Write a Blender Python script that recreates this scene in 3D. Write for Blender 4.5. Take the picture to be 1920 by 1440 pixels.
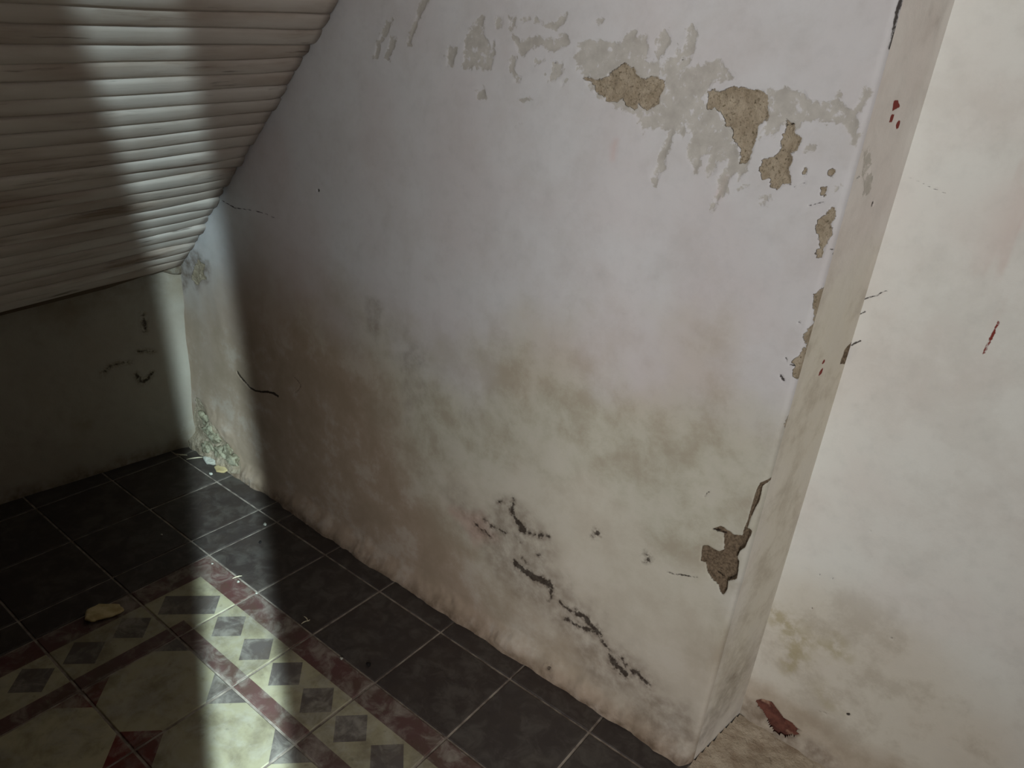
import bpy, math, random
import numpy as np
from mathutils import Vector, Matrix

for o in list(bpy.data.objects):
    bpy.data.objects.remove(o)
SC = bpy.context.scene
COL = SC.collection

# ------------------------------------------------------------------ camera
# world: main wall is y = 0, x runs along it away from the low end, z is up, floor z = 0 (metres)
FPX = 1391.37
CAM = np.array([1.9253, -1.0714, 1.2164])
YAW, PITCH, ROLL = -0.6173, -0.4223, 0.1024
fw = np.array([math.sin(YAW)*math.cos(PITCH), math.cos(YAW)*math.cos(PITCH), math.sin(PITCH)])
r0 = np.array([math.cos(YAW), -math.sin(YAW), 0.0])
u0 = np.cross(r0, fw)
RT = math.cos(ROLL)*r0 + math.sin(ROLL)*u0
UP = -math.sin(ROLL)*r0 + math.cos(ROLL)*u0
cd = bpy.data.cameras.new('camera')
cd.sensor_width = 36.0
cd.lens = FPX/1920*36.0
cd.clip_start = 0.01
cam = bpy.data.objects.new('camera', cd)
COL.objects.link(cam)
cam.matrix_world = Matrix(((RT[0], UP[0], -fw[0], CAM[0]), (RT[1], UP[1], -fw[1], CAM[1]),
                           (RT[2], UP[2], -fw[2], CAM[2]), (0, 0, 0, 1)))
SC.camera = cam

# ------------------------------------------------------------------ world, lights, exposure
w = bpy.data.worlds.new('world'); SC.world = w
w.use_nodes = True
w.node_tree.nodes['Background'].inputs[0].default_value = (0.55, 0.62, 0.75, 1)
w.node_tree.nodes['Background'].inputs[1].default_value = 0.01

# daylight through the wide window in the hall behind the photographer
HX = 2.9                                   # inner face of the hall's window wall
WIN_Y0, WIN_Y1, WIN_Z0, WIN_Z1 = -4.15, -1.93, 0.60, 2.05
al = bpy.data.lights.new('window_daylight', 'AREA')
al.shape = 'RECTANGLE'; al.size = WIN_Y1-WIN_Y0; al.size_y = WIN_Z1-WIN_Z0
al.energy = 166; al.color = (0.985, 0.985, 0.97)
alo = bpy.data.objects.new('window_daylight', al); COL.objects.link(alo)
alo.location = (HX+0.03, (WIN_Y0+WIN_Y1)/2, (WIN_Z0+WIN_Z1)/2)
alo.rotation_euler = Vector((-1, 0, 0)).to_track_quat('-Z', 'Y').to_euler()

# narrow cold shaft: lamp behind an unseen slit, both added to shape the beam
BM = np.array([0.876, -0.482, 0.0]); BM /= np.linalg.norm(BM)      # from the corner towards the slit
BN = np.array([-BM[1], BM[0], 0.0])
SLIT0 = CAM*np.array([1, 1, 0]) + BN*0.015
BM = BM - 0.030*BN; BM /= np.linalg.norm(BM); BN = np.array([-BM[1], BM[0], 0.0])
LEAN = -0.075                                                       # tilts the added slit so that the shaft leans
def slit_pt(d, n, z): return SLIT0 + BM*d + BN*(n+LEAN*z) + np.array([0, 0, z])
SZ0, SZ1 = 1.65, 2.15
D0 = (HX-SLIT0[0])/BM[0]; DL = 0.36       # depth of the added slit's reveal
sl = bpy.data.lights.new('slit_shaft_lamp', 'AREA')
sl.shape = 'RECTANGLE'; sl.size = 0.004; sl.size_y = 0.32
sl.energy = 60; sl.color = (0.74, 0.95, 1.0); sl.spread = math.radians(58)
slo = bpy.data.objects.new('slit_shaft_lamp', sl); COL.objects.link(slo)
_f = -BM*math.cos(math.radians(40)) - np.array([0, 0, math.sin(math.radians(40))]) + BN*(-LEAN*math.sin(math.radians(40)))
_f /= np.linalg.norm(_f)
_y = np.array([0, 0, 1.0]) + BN*LEAN; _y -= _f*(_y@_f); _y /= np.linalg.norm(_y); _x = np.cross(_y, -_f)
_c = slit_pt(D0+DL, 0, (SZ0+SZ1)/2)
slo.matrix_world = Matrix(((_x[0], _y[0], -_f[0], _c[0]), (_x[1], _y[1], -_f[1], _c[1]), (_x[2], _y[2], -_f[2], _c[2]), (0, 0, 0, 1)))

SC.view_settings.view_transform = 'Standard'
SC.view_settings.look = 'None'
SC.view_settings.exposure = 0.0
SC.view_settings.gamma = 1.0
SC.view_settings.use_curve_mapping = False

# ------------------------------------------------------------------ helpers: geometry
def ray(px, py):
    return (px-960)/FPX*RT - (py-720)/FPX*UP + fw
def on_y(px, py, y):
    D = ray(px, py); return CAM + D*((y-CAM[1])/D[1])
def on_z(px, py, z=0.0):
    D = ray(px, py); return CAM + D*((z-CAM[2])/D[2])
def on_plane(px, py, A, n):
    D = ray(px, py); return CAM + D*(((A-CAM)@n)/(D@n))
XE = 1.676                    # outside corner of the main wall
RC = 0.010                    # its rounding
XI, YI = 1.704, 0.165         # inside corner where the recess wall starts
EA = np.array([-0.022, 0.0, 0.0]); ED = np.array([-0.093, -1.0, 0.0]); ED /= np.linalg.norm(ED)   # end wall line
EN = np.array([-ED[1], ED[0], 0.0])                   # end wall normal into the room (+x)
SA = np.array([0.0, 0.0, 0.585])                      # soffit reference point
SN = np.array([0.71402, 0.08224, -0.69528]); SN /= np.linalg.norm(SN)
def soffit_z(x, y):
    return SA[2] - (SN[0]*(x-SA[0]) + SN[1]*(y-SA[1]))/SN[2]

_tab = np.random.default_rng(7).random((8, 256, 256))
def vn(x, y, s=0):
    xi = np.floor(x).astype(int); yi = np.floor(y).astype(int)
    fx = x-xi; fy = y-yi
    fx = fx*fx*(3-2*fx); fy = fy*fy*(3-2*fy)
    t = _tab[s % 8]
    a = t[xi & 255, yi & 255]; b = t[(xi+1) & 255, yi & 255]
    c = t[xi & 255, (yi+1) & 255]; d = t[(xi+1) & 255, (yi+1) & 255]
    return (a*(1-fx)+b*fx)*(1-fy) + (c*(1-fx)+d*fx)*fy
def fbm(x, y, f, oct=4, s=0, g=0.5):
    r = np.zeros_like(x); amp = 1.0; tot = 0
    for k in range(oct):
        r += amp*vn(x*f+17.3*k+s*5.1, y*f+9.7*k+s*3.3, s+k); tot += amp; amp *= g; f *= 2.03
    return r/tot                # 0..1
def sm(e0, e1, x):
    t = np.clip((x-e0)/(e1-e0), 0, 1); return t*t*(3-2*t)

def mesh_obj(name, verts, faces, mats, parent=None, smooth=True, attrs=None, mi=None):
    me = bpy.data.meshes.new(name)
    if isinstance(faces, np.ndarray):
        v = np.asarray(verts, dtype=np.float32); nf, k = faces.shape
        me.vertices.add(len(v)); me.vertices.foreach_set('co', v.ravel())
        me.loops.add(nf*k); me.loops.foreach_set('vertex_index', faces.ravel().astype(np.int32))
        me.polygons.add(nf)
        me.polygons.foreach_set('loop_start', np.arange(0, nf*k, k, dtype=np.int32))
        me.polygons.foreach_set('loop_total', np.full(nf, k, dtype=np.int32))
        me.update(calc_edges=True)
    else:
        me.from_pydata([tuple(map(float, p)) for p in verts], [], faces)
    for a, val in (attrs or {}).items():
        at = me.attributes.new(a, 'FLOAT', 'POINT'); at.data.foreach_set('value', np.asarray(val, dtype=np.float32).ravel())
    for m in (mats if isinstance(mats, (list, tuple)) else [mats]): me.materials.append(m)
    if mi is not None: me.polygons.foreach_set('material_index', np.asarray(mi, dtype=np.int32))
    me.polygons.foreach_set('use_smooth', np.full(len(me.polygons), smooth))
    me.validate(); me.update()
    o = bpy.data.objects.new(name, me); COL.objects.link(o)
    if parent: o.parent = parent
    return o
def tag(o, label, cat, group=None, kind=None):
    o['label'] = label; o['category'] = cat
    if group: o['group'] = group
    if kind: o['kind'] = kind
    return o
def box(name, lo, hi, mat, parent=None, M=None):
    v = [(x, y, z) for x in (lo[0], hi[0]) for y in (lo[1], hi[1]) for z in (lo[2], hi[2])]
    if M is not None: v = [M(p) for p in v]
    f = [(0, 1, 3, 2), (4, 6, 7, 5), (0, 4, 5, 1), (2, 3, 7, 6), (0, 2, 6, 4), (1, 5, 7, 3)]
    return mesh_obj(name, v, f, mat, parent, smooth=False)

# ------------------------------------------------------------------ helpers: shader nodes
def lin(r, g, b):
    f = lambda c: (c/255/12.92) if c <= 10 else ((c/255+0.055)/1.055)**2.4
    return (f(r), f(g), f(b), 1.0)
class NT:
    def __init__(s, name):
        m = bpy.data.materials.new(name); m.use_nodes = True
        s.m = m; s.t = m.node_tree; s.b = s.t.nodes['Principled BSDF']
    def n(s, typ, **kw):
        nd = s.t.nodes.new(typ)
        for k, v in kw.items(): setattr(nd, k, v)
        return nd
    def set(s, sock, v):
        if isinstance(v, bpy.types.NodeSocket): s.t.links.new(v, sock)
        else: sock.default_value = v
    def math(s, op, a, b=0.0, c=0.0, clamp=False):
        nd = s.n('ShaderNodeMath', operation=op, use_clamp=clamp)
        s.set(nd.inputs[0], a); s.set(nd.inputs[1], b); s.set(nd.inputs[2], c)
        return nd.outputs[0]
    def attr(s, name): return s.n('ShaderNodeAttribute', attribute_name=name).outputs['Fac']
    def coord(s, which='Object'): return s.n('ShaderNodeTexCoord').outputs[which]
    def mapping(s, vec, scale=(1, 1, 1), loc=(0, 0, 0)):
        nd = s.n('ShaderNodeMapping'); s.set(nd.inputs[0], vec); nd.inputs[3].default_value = scale; s.set(nd.inputs[1], loc)
        return nd.outputs[0]
    def noise(s, vec, scale, detail=4, rough=0.55, dist=0.0):
        nd = s.n('ShaderNodeTexNoise'); s.set(nd.inputs['Vector'], vec)
        nd.inputs['Scale'].default_value = scale; nd.inputs['Detail'].default_value = detail
        nd.inputs['Roughness'].default_value = rough; nd.inputs['Distortion'].default_value = dist
        return nd.outputs['Fac']
    def step(s, v, lo, hi, smooth=True):
        nd = s.n('ShaderNodeMapRange', interpolation_type='SMOOTHSTEP' if smooth else 'LINEAR')
        s.set(nd.inputs[0], v); s.set(nd.inputs[1], lo); s.set(nd.inputs[2], hi)
        return nd.outputs[0]
    def mix(s, f, a, b, blend='MIX'):
        nd = s.n('ShaderNodeMix', data_type='RGBA', blend_type=blend)
        s.set(nd.inputs[0], f); s.set(nd.inputs[6], a); s.set(nd.inputs[7], b)
        return nd.outputs[2]
    def bump(s, h, strength=0.3, dist=0.002, normal=None):
        nd = s.n('ShaderNodeBump'); nd.inputs['Strength'].default_value = strength
        nd.inputs['Distance'].default_value = dist; s.set(nd.inputs['Height'], h)
        if normal is not None: s.set(nd.inputs['Normal'], normal)
        return nd.outputs[0]
    def done(s, col, rough=0.85, normal=None, spec=0.3):
        s.set(s.b.inputs['Base Color'], col); s.set(s.b.inputs['Roughness'], rough)
        s.set(s.b.inputs['Specular IOR Level'], spec)
        if normal is not None: s.set(s.b.inputs['Normal'], normal)
        return s.m

def wall_material(name, paint, damp_c, brown_c):
    """limewashed plaster; the float attributes on the mesh say where paint is lost, damp, mouldy, cracked ..."""
    s = NT(name); co = s.coord('Object')
    fine = s.noise(co, 230, 5, 0.6); mid = s.noise(co, 38, 6, 0.6); big = s.noise(co, 5.5, 4, 0.5)
    cloud = s.noise(co, 8.5, 9, 0.68, 0.12); rag = s.noise(co, 92, 4, 0.6, 0.4)
    fj = s.math('MULTIPLY', s.math('SUBTRACT', fine, 0.5), 5.0)
    mj = s.math('ADD', s.math('MULTIPLY', s.math('SUBTRACT', mid, 0.5), 15.0), s.math('MULTIPLY', s.math('SUBTRACT', rag, 0.5), 20.0))
    def m(a, w=0.7, kf=1.0, km=0.0, cap=None):
        v = s.attr(a) if cap is None else s.math('MINIMUM', s.attr(a), cap)
        v = s.math('MULTIPLY_ADD', fj, kf, v)
        if km: v = s.math('MULTIPLY_ADD', mj, km, v)
        return s.step(v, -w, w)
    c = s.mix(s.step(big, 0.35, 0.7), paint, tuple(x*y for x, y in zip(paint, (0.96, 0.925, 0.92, 1))))
    c = s.mix(s.math('MULTIPLY', s.step(mid, 0.45, 0.75), 0.22), c, tuple(x*0.72 for x in paint[:3])+(1,))
    c = s.mix(s.attr('damp'), c, damp_c)
    c = s.mix(s.attr('brown'), c, brown_c)
    ck = s.step(cloud, 0.44, 0.64)
    c = s.mix(s.math('MULTIPLY', ck, s.math('MULTIPLY_ADD', s.attr('damp'), 0.42, 0.10)), c, lin(140, 124, 104))
    c = s.mix(s.math('MULTIPLY', s.step(cloud, 0.50, 0.36), s.math('MULTIPLY', s.attr('damp'), 0.35)), c, lin(200, 193, 184))
    c = s.mix(s.attr('pale'), c, lin(196, 188, 176))
    c = s.mix(s.math('MULTIPLY', s.attr('pink'), 0.5), c, lin(190, 150, 140))
    c = s.mix(s.math('MULTIPLY', s.attr('dirt'), s.step(mid, 0.2, 0.75)), c, lin(98, 80, 64))
    c = s.mix(s.math('MULTIPLY', s.attr('green'), s.math('MULTIPLY', s.step(mid, 0.36, 0.6), 0.8)), c, lin(166, 154, 120))
    peel = m('peel', 2.0, 1.0, 1.35, 3.4)
    pc = s.mix(s.step(mid, 0.3, 0.7), lin(176, 170, 159), lin(150, 143, 131))
    c = s.mix(s.math('MULTIPLY', peel, 0.66), c, pc)
    pl = m('plaster', 0.7, 0.6, 0.55, 3.2)
    tc = s.mix(s.step(mid, 0.25, 0.75), lin(184, 170, 150), lin(152, 137, 116))
    tc = s.mix(s.step(fine, 0.52, 0.72), tc, lin(112, 100, 80))
    c = s.mix(pl, c, tc)
    mo = m('mortar', 0.4, 0.4)
    mc = s.mix(s.step(fine, 0.3, 0.75), lin(136, 118, 98), lin(84, 70, 56))
    c = s.mix(mo, c, mc)
    c = s.mix(m('red', 0.6, 0.8), c, lin(122, 54, 46))
    c = s.mix(s.math('MULTIPLY', s.math('MULTIPLY', s.attr('soot'), s.step(rag, 0.34, 0.62)), 0.72), c, lin(72, 58, 47))
    mold = s.math('MULTIPLY', m('mold', 2.6, 1.0, 0.6), 0.82)
    c = s.mix(mold, c, lin(44, 34, 28))
    c = s.mix(s.math('MULTIPLY', m('crack', 0.6, 0.45), 0.92), c, lin(40, 30, 24))
    h = s.math('ADD', s.math('MULTIPLY', mid, 0.7), s.math('MULTIPLY', fine, 0.3))
    n1 = s.bump(h, 0.25, 0.0035)
    rough_h = s.math('MULTIPLY', s.noise(co, 130, 6, 0.7), s.math('MAXIMUM', pl, mo))
    n2 = s.bump(rough_h, 0.9, 0.006, n1)
    n3 = s.bump(s.math('MULTIPLY', peel, -1.0), 0.35, 0.0012, n2)
    return s.done(c, 0.9, n3, 0.2)

# ------------------------------------------------------------------ fields on the walls
def pts(ox, oy, k, L): return [(ox+k*x, oy+k*y) for x, y in L]
class Field:
    """grid of (u, z) wall coordinates; signed distances are in millimetres, positive inside"""
    def __init__(s, U, Z, proj):
        s.U, s.Z, s.proj, s.a = U, Z, proj, {}
    def get(s, a, init=-40.0):
        if a not in s.a: s.a[a] = np.full(s.U.shape, init)
        return s.a[a]
    def q(s, P): return np.array([s.proj(*p) for p in P])
    def sub(s, Q, marg):
        u = s.U[:, 0]; z = s.Z[0]
        i0, i1 = np.searchsorted(u, [Q[:, 0].min()-marg, Q[:, 0].max()+marg])
        j0, j1 = np.searchsorted(z, [Q[:, 1].min()-marg, Q[:, 1].max()+marg])
        return slice(i0, i1), slice(j0, j1)
    def segd(s, X, Y, A, B):
        d = B-A; t = np.clip(((X-A[0])*d[0]+(Y-A[1])*d[1])/max(d@d, 1e-12), 0, 1)
        return np.hypot(X-A[0]-t*d[0], Y-A[1]-t*d[1])
    def poly_sd(s, Q, sl):
        X, Y = s.U[sl], s.Z[sl]
        D = np.full(X.shape, 9.0); ins = np.zeros(X.shape, bool)
        for A, B in zip(Q, np.roll(Q, -1, 0)):
            D = np.minimum(D, s.segd(X, Y, A, B))
            c = ((A[1] > Y) != (B[1] > Y)) & (X < (B[0]-A[0])*(Y-A[1])/((B[1]-A[1]) or 1e-9)+A[0])
            ins ^= c
        return np.where(ins, D, -D)*1000
    def poly(s, a, P, jit=0.0, freq=70, seed=0):
        Q = s.q(P); sl = s.sub(Q, 0.04); F = s.get(a); v = s.poly_sd(Q, sl)
        if jit: v = v + jit*2*(fbm(s.U[sl], s.Z[sl], freq, 3, seed)-0.5)
        F[sl] = np.maximum(F[sl], np.maximum(v, -40))
    def line(s, a, P, w0, w1=None, jit=1.0, seed=1, bias=0.0):
        w1 = w0 if w1 is None else w1
        Q = s.q(P); sl = s.sub(Q, 0.04); F = s.get(a); X, Y = s.U[sl], s.Z[sl]
        j = jit*2*(fbm(X, Y, 80, 4, seed, 0.75)-0.5); n = len(Q)-1
        for k in range(n):
            wd = w0+(w1-w0)*(k+0.5)/n
            F[sl] = np.maximum(F[sl], wd/2 - s.segd(X, Y, Q[k], Q[k+1])*1000 + j - bias)
    def dot(s, a, px, py, r, asp=1.0, jit=0.0):
        C = s.proj(px, py); e = s.proj(px+r, py); R = max(math.hypot(e[0]-C[0], e[1]-C[1]), 0.0005)
        sl = s.sub(np.array([C]), R+0.04); F = s.get(a); X, Y = s.U[sl], s.Z[sl]
        v = (R - np.hypot((X-C[0])*asp, Y-C[1]))*1000
        if jit: v = v + jit*2*(fbm(X, Y, 75, 4, 2, 0.7)-0.5)
        F[sl] = np.maximum(F[sl], v)
    def soft(s, a, P, edge, amt=1.0, jit=0.0, freq=8, seed=0, bias=0.0):
        """0..1 tint from a polygon with a soft border of the given width in metres"""
        Q = s.q(P); F = s.get(a, 0.0); sl = s.sub(Q, edge+0.15)
        v = s.poly_sd(Q, sl)/1000
        if jit: v = v + jit*2*(fbm(s.U[sl], s.Z[sl], freq, 4, seed)-0.5)
        F[sl] = np.maximum(F[sl], amt*sm(-edge+bias, edge+bias, v))
NAMES_SD = ('peel', 'plaster', 'mortar', 'mold', 'crack', 'red')
NAMES_01 = ('soot', 'damp', 'brown', 'pale', 'pink', 'dirt', 'green')

def build_wall(name, F, place, mat, keep=None):
    nu, nz = F.U.shape
    for a in NAMES_SD: F.get(a)
    F.a['soot'] = sm(-12, 3, F.a['mold'])
    for a in NAMES_01: F.get(a, 0.0)
    V = place(F).reshape(-1, 3)
    idx = np.arange(nu*nz).reshape(nu, nz)
    f = np.stack([idx[:-1, :-1], idx[1:, :-1], idx[1:, 1:], idx[:-1, 1:]], -1).reshape(-1, 4)
    if keep is not None:
        k = keep(F).ravel(); f = f[k[f].all(1)]
        used = np.zeros(nu*nz, bool); used[f.ravel()] = True
        re = np.cumsum(used)-1; V = V[used]; f = re[f]
    else: used = np.ones(nu*nz, bool)
    return mesh_obj(name, V, f, mat, None, True, {a: F.a[a].ravel()[used] for a in NAMES_SD+NAMES_01})
def depth_of(F):
    """relief in metres, positive = lost from the surface"""
    d = 0.0012*sm(-1, 2, F.a['peel']) + 0.0022*sm(-0.5, 2.5, F.a['plaster']) + 0.011*sm(-0.5, 3.5, F.a['mortar'])
    d += 0.003*sm(-0.6, 0.6, F.a['crack'])
    pm = np.maximum(sm(0, 3, F.a['plaster']), sm(0, 3, F.a['mortar']))
    d += pm*0.004*(fbm(F.U, F.Z, 110, 3, 5)-0.5)
    return d

ZD = 1.42
zs = np.concatenate([np.arange(0, ZD, 0.0025), np.arange(ZD, 2.75, 0.06)])

# ---- main wall ----
F = Field(*np.meshgrid(np.concatenate([np.arange(-0.06, XE-0.02, 0.0025), np.linspace(XE-0.02, XE, 13)]), zs, indexing='ij'),
          lambda px, py: on_y(px, py, 0.0)[[0, 2]])
C1 = lambda L: pts(820, 20, .15625, L)
C2 = lambda L: pts(1080, 20, .15625, L)
C3 = lambda L: pts(1180, 180, .15625, L)
C4 = lambda L: pts(1400, 140, .15625, L)
C5 = lambda L: pts(1430, 360, .2604, L)
C6 = lambda L: pts(1280, 880, .20833, L)
C7 = lambda L: pts(780, 880, .3125, L)
C8 = lambda L: pts(480, 560, .27778, L)
# paint lost down to the grey undercoat
for P in (C1([(430, 180), (520, 60), (560, 70), (540, 180), (590, 330), (700, 500), (650, 690), (560, 710), (440, 640), (390, 730), (290, 680), (310, 560), (340, 330)]),
          C1([(130, 440), (230, 450), (180, 640), (110, 670)]), C1([(630, 350), (700, 350), (690, 440), (640, 440)]),
          C1([(710, 95), (780, 100), (770, 220), (700, 220)]), C1([(860, 110), (940, 100), (950, 200), (870, 240)]),
          C1([(960, 110), (1110, 70), (1120, 100), (1010, 170)]), C1([(1150, 95), (1220, 110), (1260, 150), (1190, 140)]),
          C1([(900, 290), (1000, 370), (1150, 300), (1400, 350), (1540, 290), (1590, 380), (1500, 450), (1380, 480), (1250, 400), (1100, 480), (1040, 540), (960, 450)]),
          C1([(860, 640), (900, 560), (950, 580), (930, 720), (1020, 800), (1000, 860), (900, 850), (960, 790), (860, 730)]),
          C1([(1180, 610), (1280, 570), (1290, 600), (1200, 630)]), C1([(1380, 640), (1500, 620), (1500, 760), (1400, 860), (1320, 850), (1380, 740)]),
          C1([(1270, 740), (1310, 750), (1300, 790)]), C1([(1470, 840), (1520, 850), (1490, 920)]),
          C1([(480, 950), (550, 920), (600, 1040), (490, 1060)]), C1([(940, 1100), (1020, 1050), (1120, 1060), (1040, 1110)]),
          C1([(910, 1390), (1000, 1330), (1010, 1345), (930, 1400)]), C1([(1300, 170), (1440, 150), (1480, 60), (1540, 60), (1500, 150), (1400, 230)]),
          C2([(40, 440), (120, 350), (340, 360), (420, 380), (540, 400), (640, 250), (720, 240), (700, 340), (860, 300), (860, 420), (900, 560), (820, 600), (1000, 620), (1140, 560), (1190, 540), (1200, 420), (1250, 420), (1230, 500), (1330, 400), (1320, 230), (1390, 150), (1460, 250), (1420, 440), (1370, 640), (1460, 650), (1600, 640), (1720, 600), (1780, 650), (1850, 740), (1920, 800), (1740, 850), (1640, 880), (1580, 1160), (1700, 1160), (1800, 1400), (1400, 1440), (1260, 1380), (1100, 1440), (780, 1400), (680, 1250), (560, 1190), (360, 1090), (230, 980), (100, 830), (0, 700), (0, 520)]),
          C2([(970, 370), (1060, 240), (1140, 330), (1080, 460), (1000, 560), (960, 470)]), C2([(260, 150), (300, 80), (350, 100), (310, 160)]),
          C3([(540, 380), (600, 310), (730, 300), (960, 280), (1100, 180), (1260, 420), (1310, 720), (1480, 700), (1400, 900), (1300, 1010), (1290, 920), (1200, 990), (1150, 1200), (1090, 1190), (1010, 1370), (990, 1360), (1060, 1180), (1080, 980), (1180, 780), (1070, 800), (1020, 920), (950, 960), (920, 860), (980, 700), (880, 740), (800, 930), (770, 900), (700, 720), (740, 480), (700, 330), (640, 500)]),
          C3([(480, 390), (560, 370), (500, 600), (440, 690), (440, 860), (370, 940), (320, 1075), (240, 980), (330, 860), (360, 690), (430, 560)]),
          C3([(130, 380), (200, 300), (270, 320), (230, 400)]), C3([(1320, 1120), (1400, 1080), (1430, 1085), (1350, 1130)]),
          C3([(1550, 1300), (1650, 1200), (1690, 1210), (1600, 1310)]),
          C4([(250, 200), (400, 170), (700, 180), (720, 300), (820, 320), (1040, 340), (1090, 230), (1120, 240), (1120, 330), (1240, 410), (1340, 340), (1430, 180), (1480, 190), (1400, 380), (1320, 540), (1330, 680), (1290, 900), (1250, 760), (1180, 610), (1000, 560), (700, 550), (560, 690), (440, 560), (330, 740), (160, 760), (250, 560)]),
          C4([(700, 840), (800, 860), (810, 890), (710, 930)]), C4([(1060, 1400), (1080, 1340), (1130, 1330), (1090, 1400)]),
          [(700, 108), (704, 84), (716, 60), (724, 40), (736, 36), (730, 60), (714, 84), (708, 110)],
          [(722, 110), (732, 70), (742, 68), (738, 90), (728, 112)], [(764, 82), (776, 40), (786, 10), (792, 0), (800, 0), (790, 30), (776, 60), (770, 84)]):
    F.poly('peel', P, 4.5, 45, 2)
# bare tan plaster
F.poly('plaster', C2([(90, 800), (160, 800), (270, 840), (370, 790), (480, 700), (590, 630), (690, 690), (730, 780), (820, 830), (900, 770), (1060, 820), (1070, 920), (1010, 1000), (1000, 1110), (860, 1190), (800, 1170), (720, 1080), (740, 1170), (700, 1190), (600, 1120), (560, 1040), (480, 1100), (370, 1080), (320, 1000), (220, 980), (230, 900), (110, 840)]), 1.2)
F.poly('plaster', C4([(-480, 190), (-400, 160), (-350, 200), (-250, 205), (-160, 150), (0, 170), (200, 190), (260, 260), (250, 540), (150, 620), (120, 760), (60, 940), (0, 1060), (-80, 1060), (-60, 880), (-150, 800), (-160, 660), (-250, 600), (-300, 480), (-380, 390), (-470, 420)]), 1.0)
F.poly('plaster', C4([(470, 540), (570, 590), (570, 680), (660, 760), (610, 910), (510, 910), (540, 1030), (510, 1140), (550, 1320), (450, 1310), (390, 1370), (290, 1340), (270, 1250), (200, 1240), (160, 1120), (200, 1000), (330, 990), (420, 880), (430, 720), (490, 620)]), 0.8)
F.poly('plaster', C4([(660, 1180), (700, 1100), (740, 1110), (690, 1240)]), 0.4); F.dot('plaster', *C4([(1020, 1180)])[0], 6)
F.poly('plaster', C4([(890, 1440), (900, 1360), (980, 1330), (960, 1400), (930, 1470)]), 0.5)
F.poly('plaster', C5([(500, 100), (525, 110), (530, 180), (500, 220), (505, 290), (450, 410), (430, 480), (395, 470), (390, 430), (405, 400), (400, 290), (385, 240), (400, 200), (450, 160)]), 0.5)
F.poly('plaster', C5([(375, 740), (420, 700), (430, 740), (390, 900), (360, 990), (345, 1120), (310, 1160), (330, 1200), (320, 1290), (250, 1350), (215, 1330), (230, 1260), (210, 1230), (260, 1170), (310, 1110), (300, 1030), (350, 950), (365, 820)]), 0.6)
F.poly('plaster', [(1466, 832), (1470, 800), (1474, 778), (1477, 800), (1474, 830), (1468, 840)], 0.4)
# crumbled patch low in the far corner
F.poly('plaster', [(368, 745), (374, 745), (392, 775), (412, 800), (432, 832), (452, 868), (458, 884), (420, 880), (380, 860), (366, 835), (366, 780)], 5, 40)
F.soft('dirt', [(340, 480), (362, 470), (380, 480), (392, 500), (382, 515), (390, 528), (368, 538), (340, 536)], 0.025, 0.9, 0.05, 24, 3)
F.poly('plaster', [(362, 500), (372, 490), (384, 498), (380, 510), (386, 522), (370, 532), (360, 524)], 9, 40)
# mortar hole near the corner edge
F.poly('mortar', C6([(262, 540), (345, 510), (390, 540), (460, 590), (535, 595), (550, 540), (600, 530), (625, 560), (590, 640), (560, 710), (520, 730), (490, 790), (510, 830), (490, 990), (410, 1000), (400, 1080), (370, 1135), (340, 1100), (320, 1030), (270, 990), (220, 910), (215, 840), (165, 820), (180, 690), (220, 680), (330, 740), (375, 720), (370, 590), (320, 560)]), 0.7)
F.poly('mortar', C6([(780, 90), (800, 95), (720, 150), (690, 280), (650, 350), (610, 440), (580, 540), (555, 530), (590, 440), (630, 300), (670, 170), (700, 120)]), 0.6)
# cracks
F.line('crack', [(445, 699), (452, 709), (459, 716), (468, 727), (478, 733), (490, 735), (503, 735), (512, 738), (520, 743)], 4.6, 6.0, 1.6)
F.line('crack', [(445, 698), (451, 707), (458, 715)], 7.5, 6.5, 2.0); F.line('crack', [(502, 735), (512, 738), (520, 743)], 6.0, 8.0, 2.0)
F.line('crack', [(549, 705), (557, 713), (564, 722), (560, 730), (553, 736)], 1.4, 2.0)
F.line('crack', [(415, 376), (440, 390), (470, 394), (495, 400), (520, 412)], 2.6, 0.8)
F.line('crack', C6([(-140, 920), (-80, 945), (0, 945), (80, 965), (140, 970)]), 1.6, 1.0)
F.line('crack', C6([(-30, 945), (60, 962)]), 3.6, 2.0)
F.line('crack', C6([(200, 250), (215, 215), (245, 200)]), 2.0); F.line('crack', C6([(262, 540), (330, 560), (375, 585)]), 3.2, 2.0)
F.line('crack', C6([(290, 940), (340, 985), (420, 990), (480, 960)]), 2.4, 1.4)
F.line('crack', C5([(195, 1245), (225, 1250)]), 2.4); F.line('crack', C5([(125, 1320), (150, 1355)]), 4.0)
F.line('crack', C5([(250, 930), (285, 955)]), 1.6); F.line('crack', C5([(165, 1195), (180, 1225)]), 1.4)
F.line('crack', C4([(480, 600), (560, 590)]), 2.2); F.line('crack', C5([(330, 100), (440, 72)]), 1.2)
F.line('crack', [(1687, 0), (1680, 22), (1674, 52), (1670, 75), (1664, 92)], 3.6, 1.6)
F.line('crack', C5([(480, 410), (510, 430), (490, 455)]), 1.8); F.line('crack', C4([(570, 1350), (650, 1310), (700, 1295)]), 1.3)
for a, b in ((1040, 118), (1100, 145), (1142, 137), (1278, 112)): F.dot('crack', a, b, 1.6)
F.dot('crack', 596, 357, 1.8, 1.0, 0.8)
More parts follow.
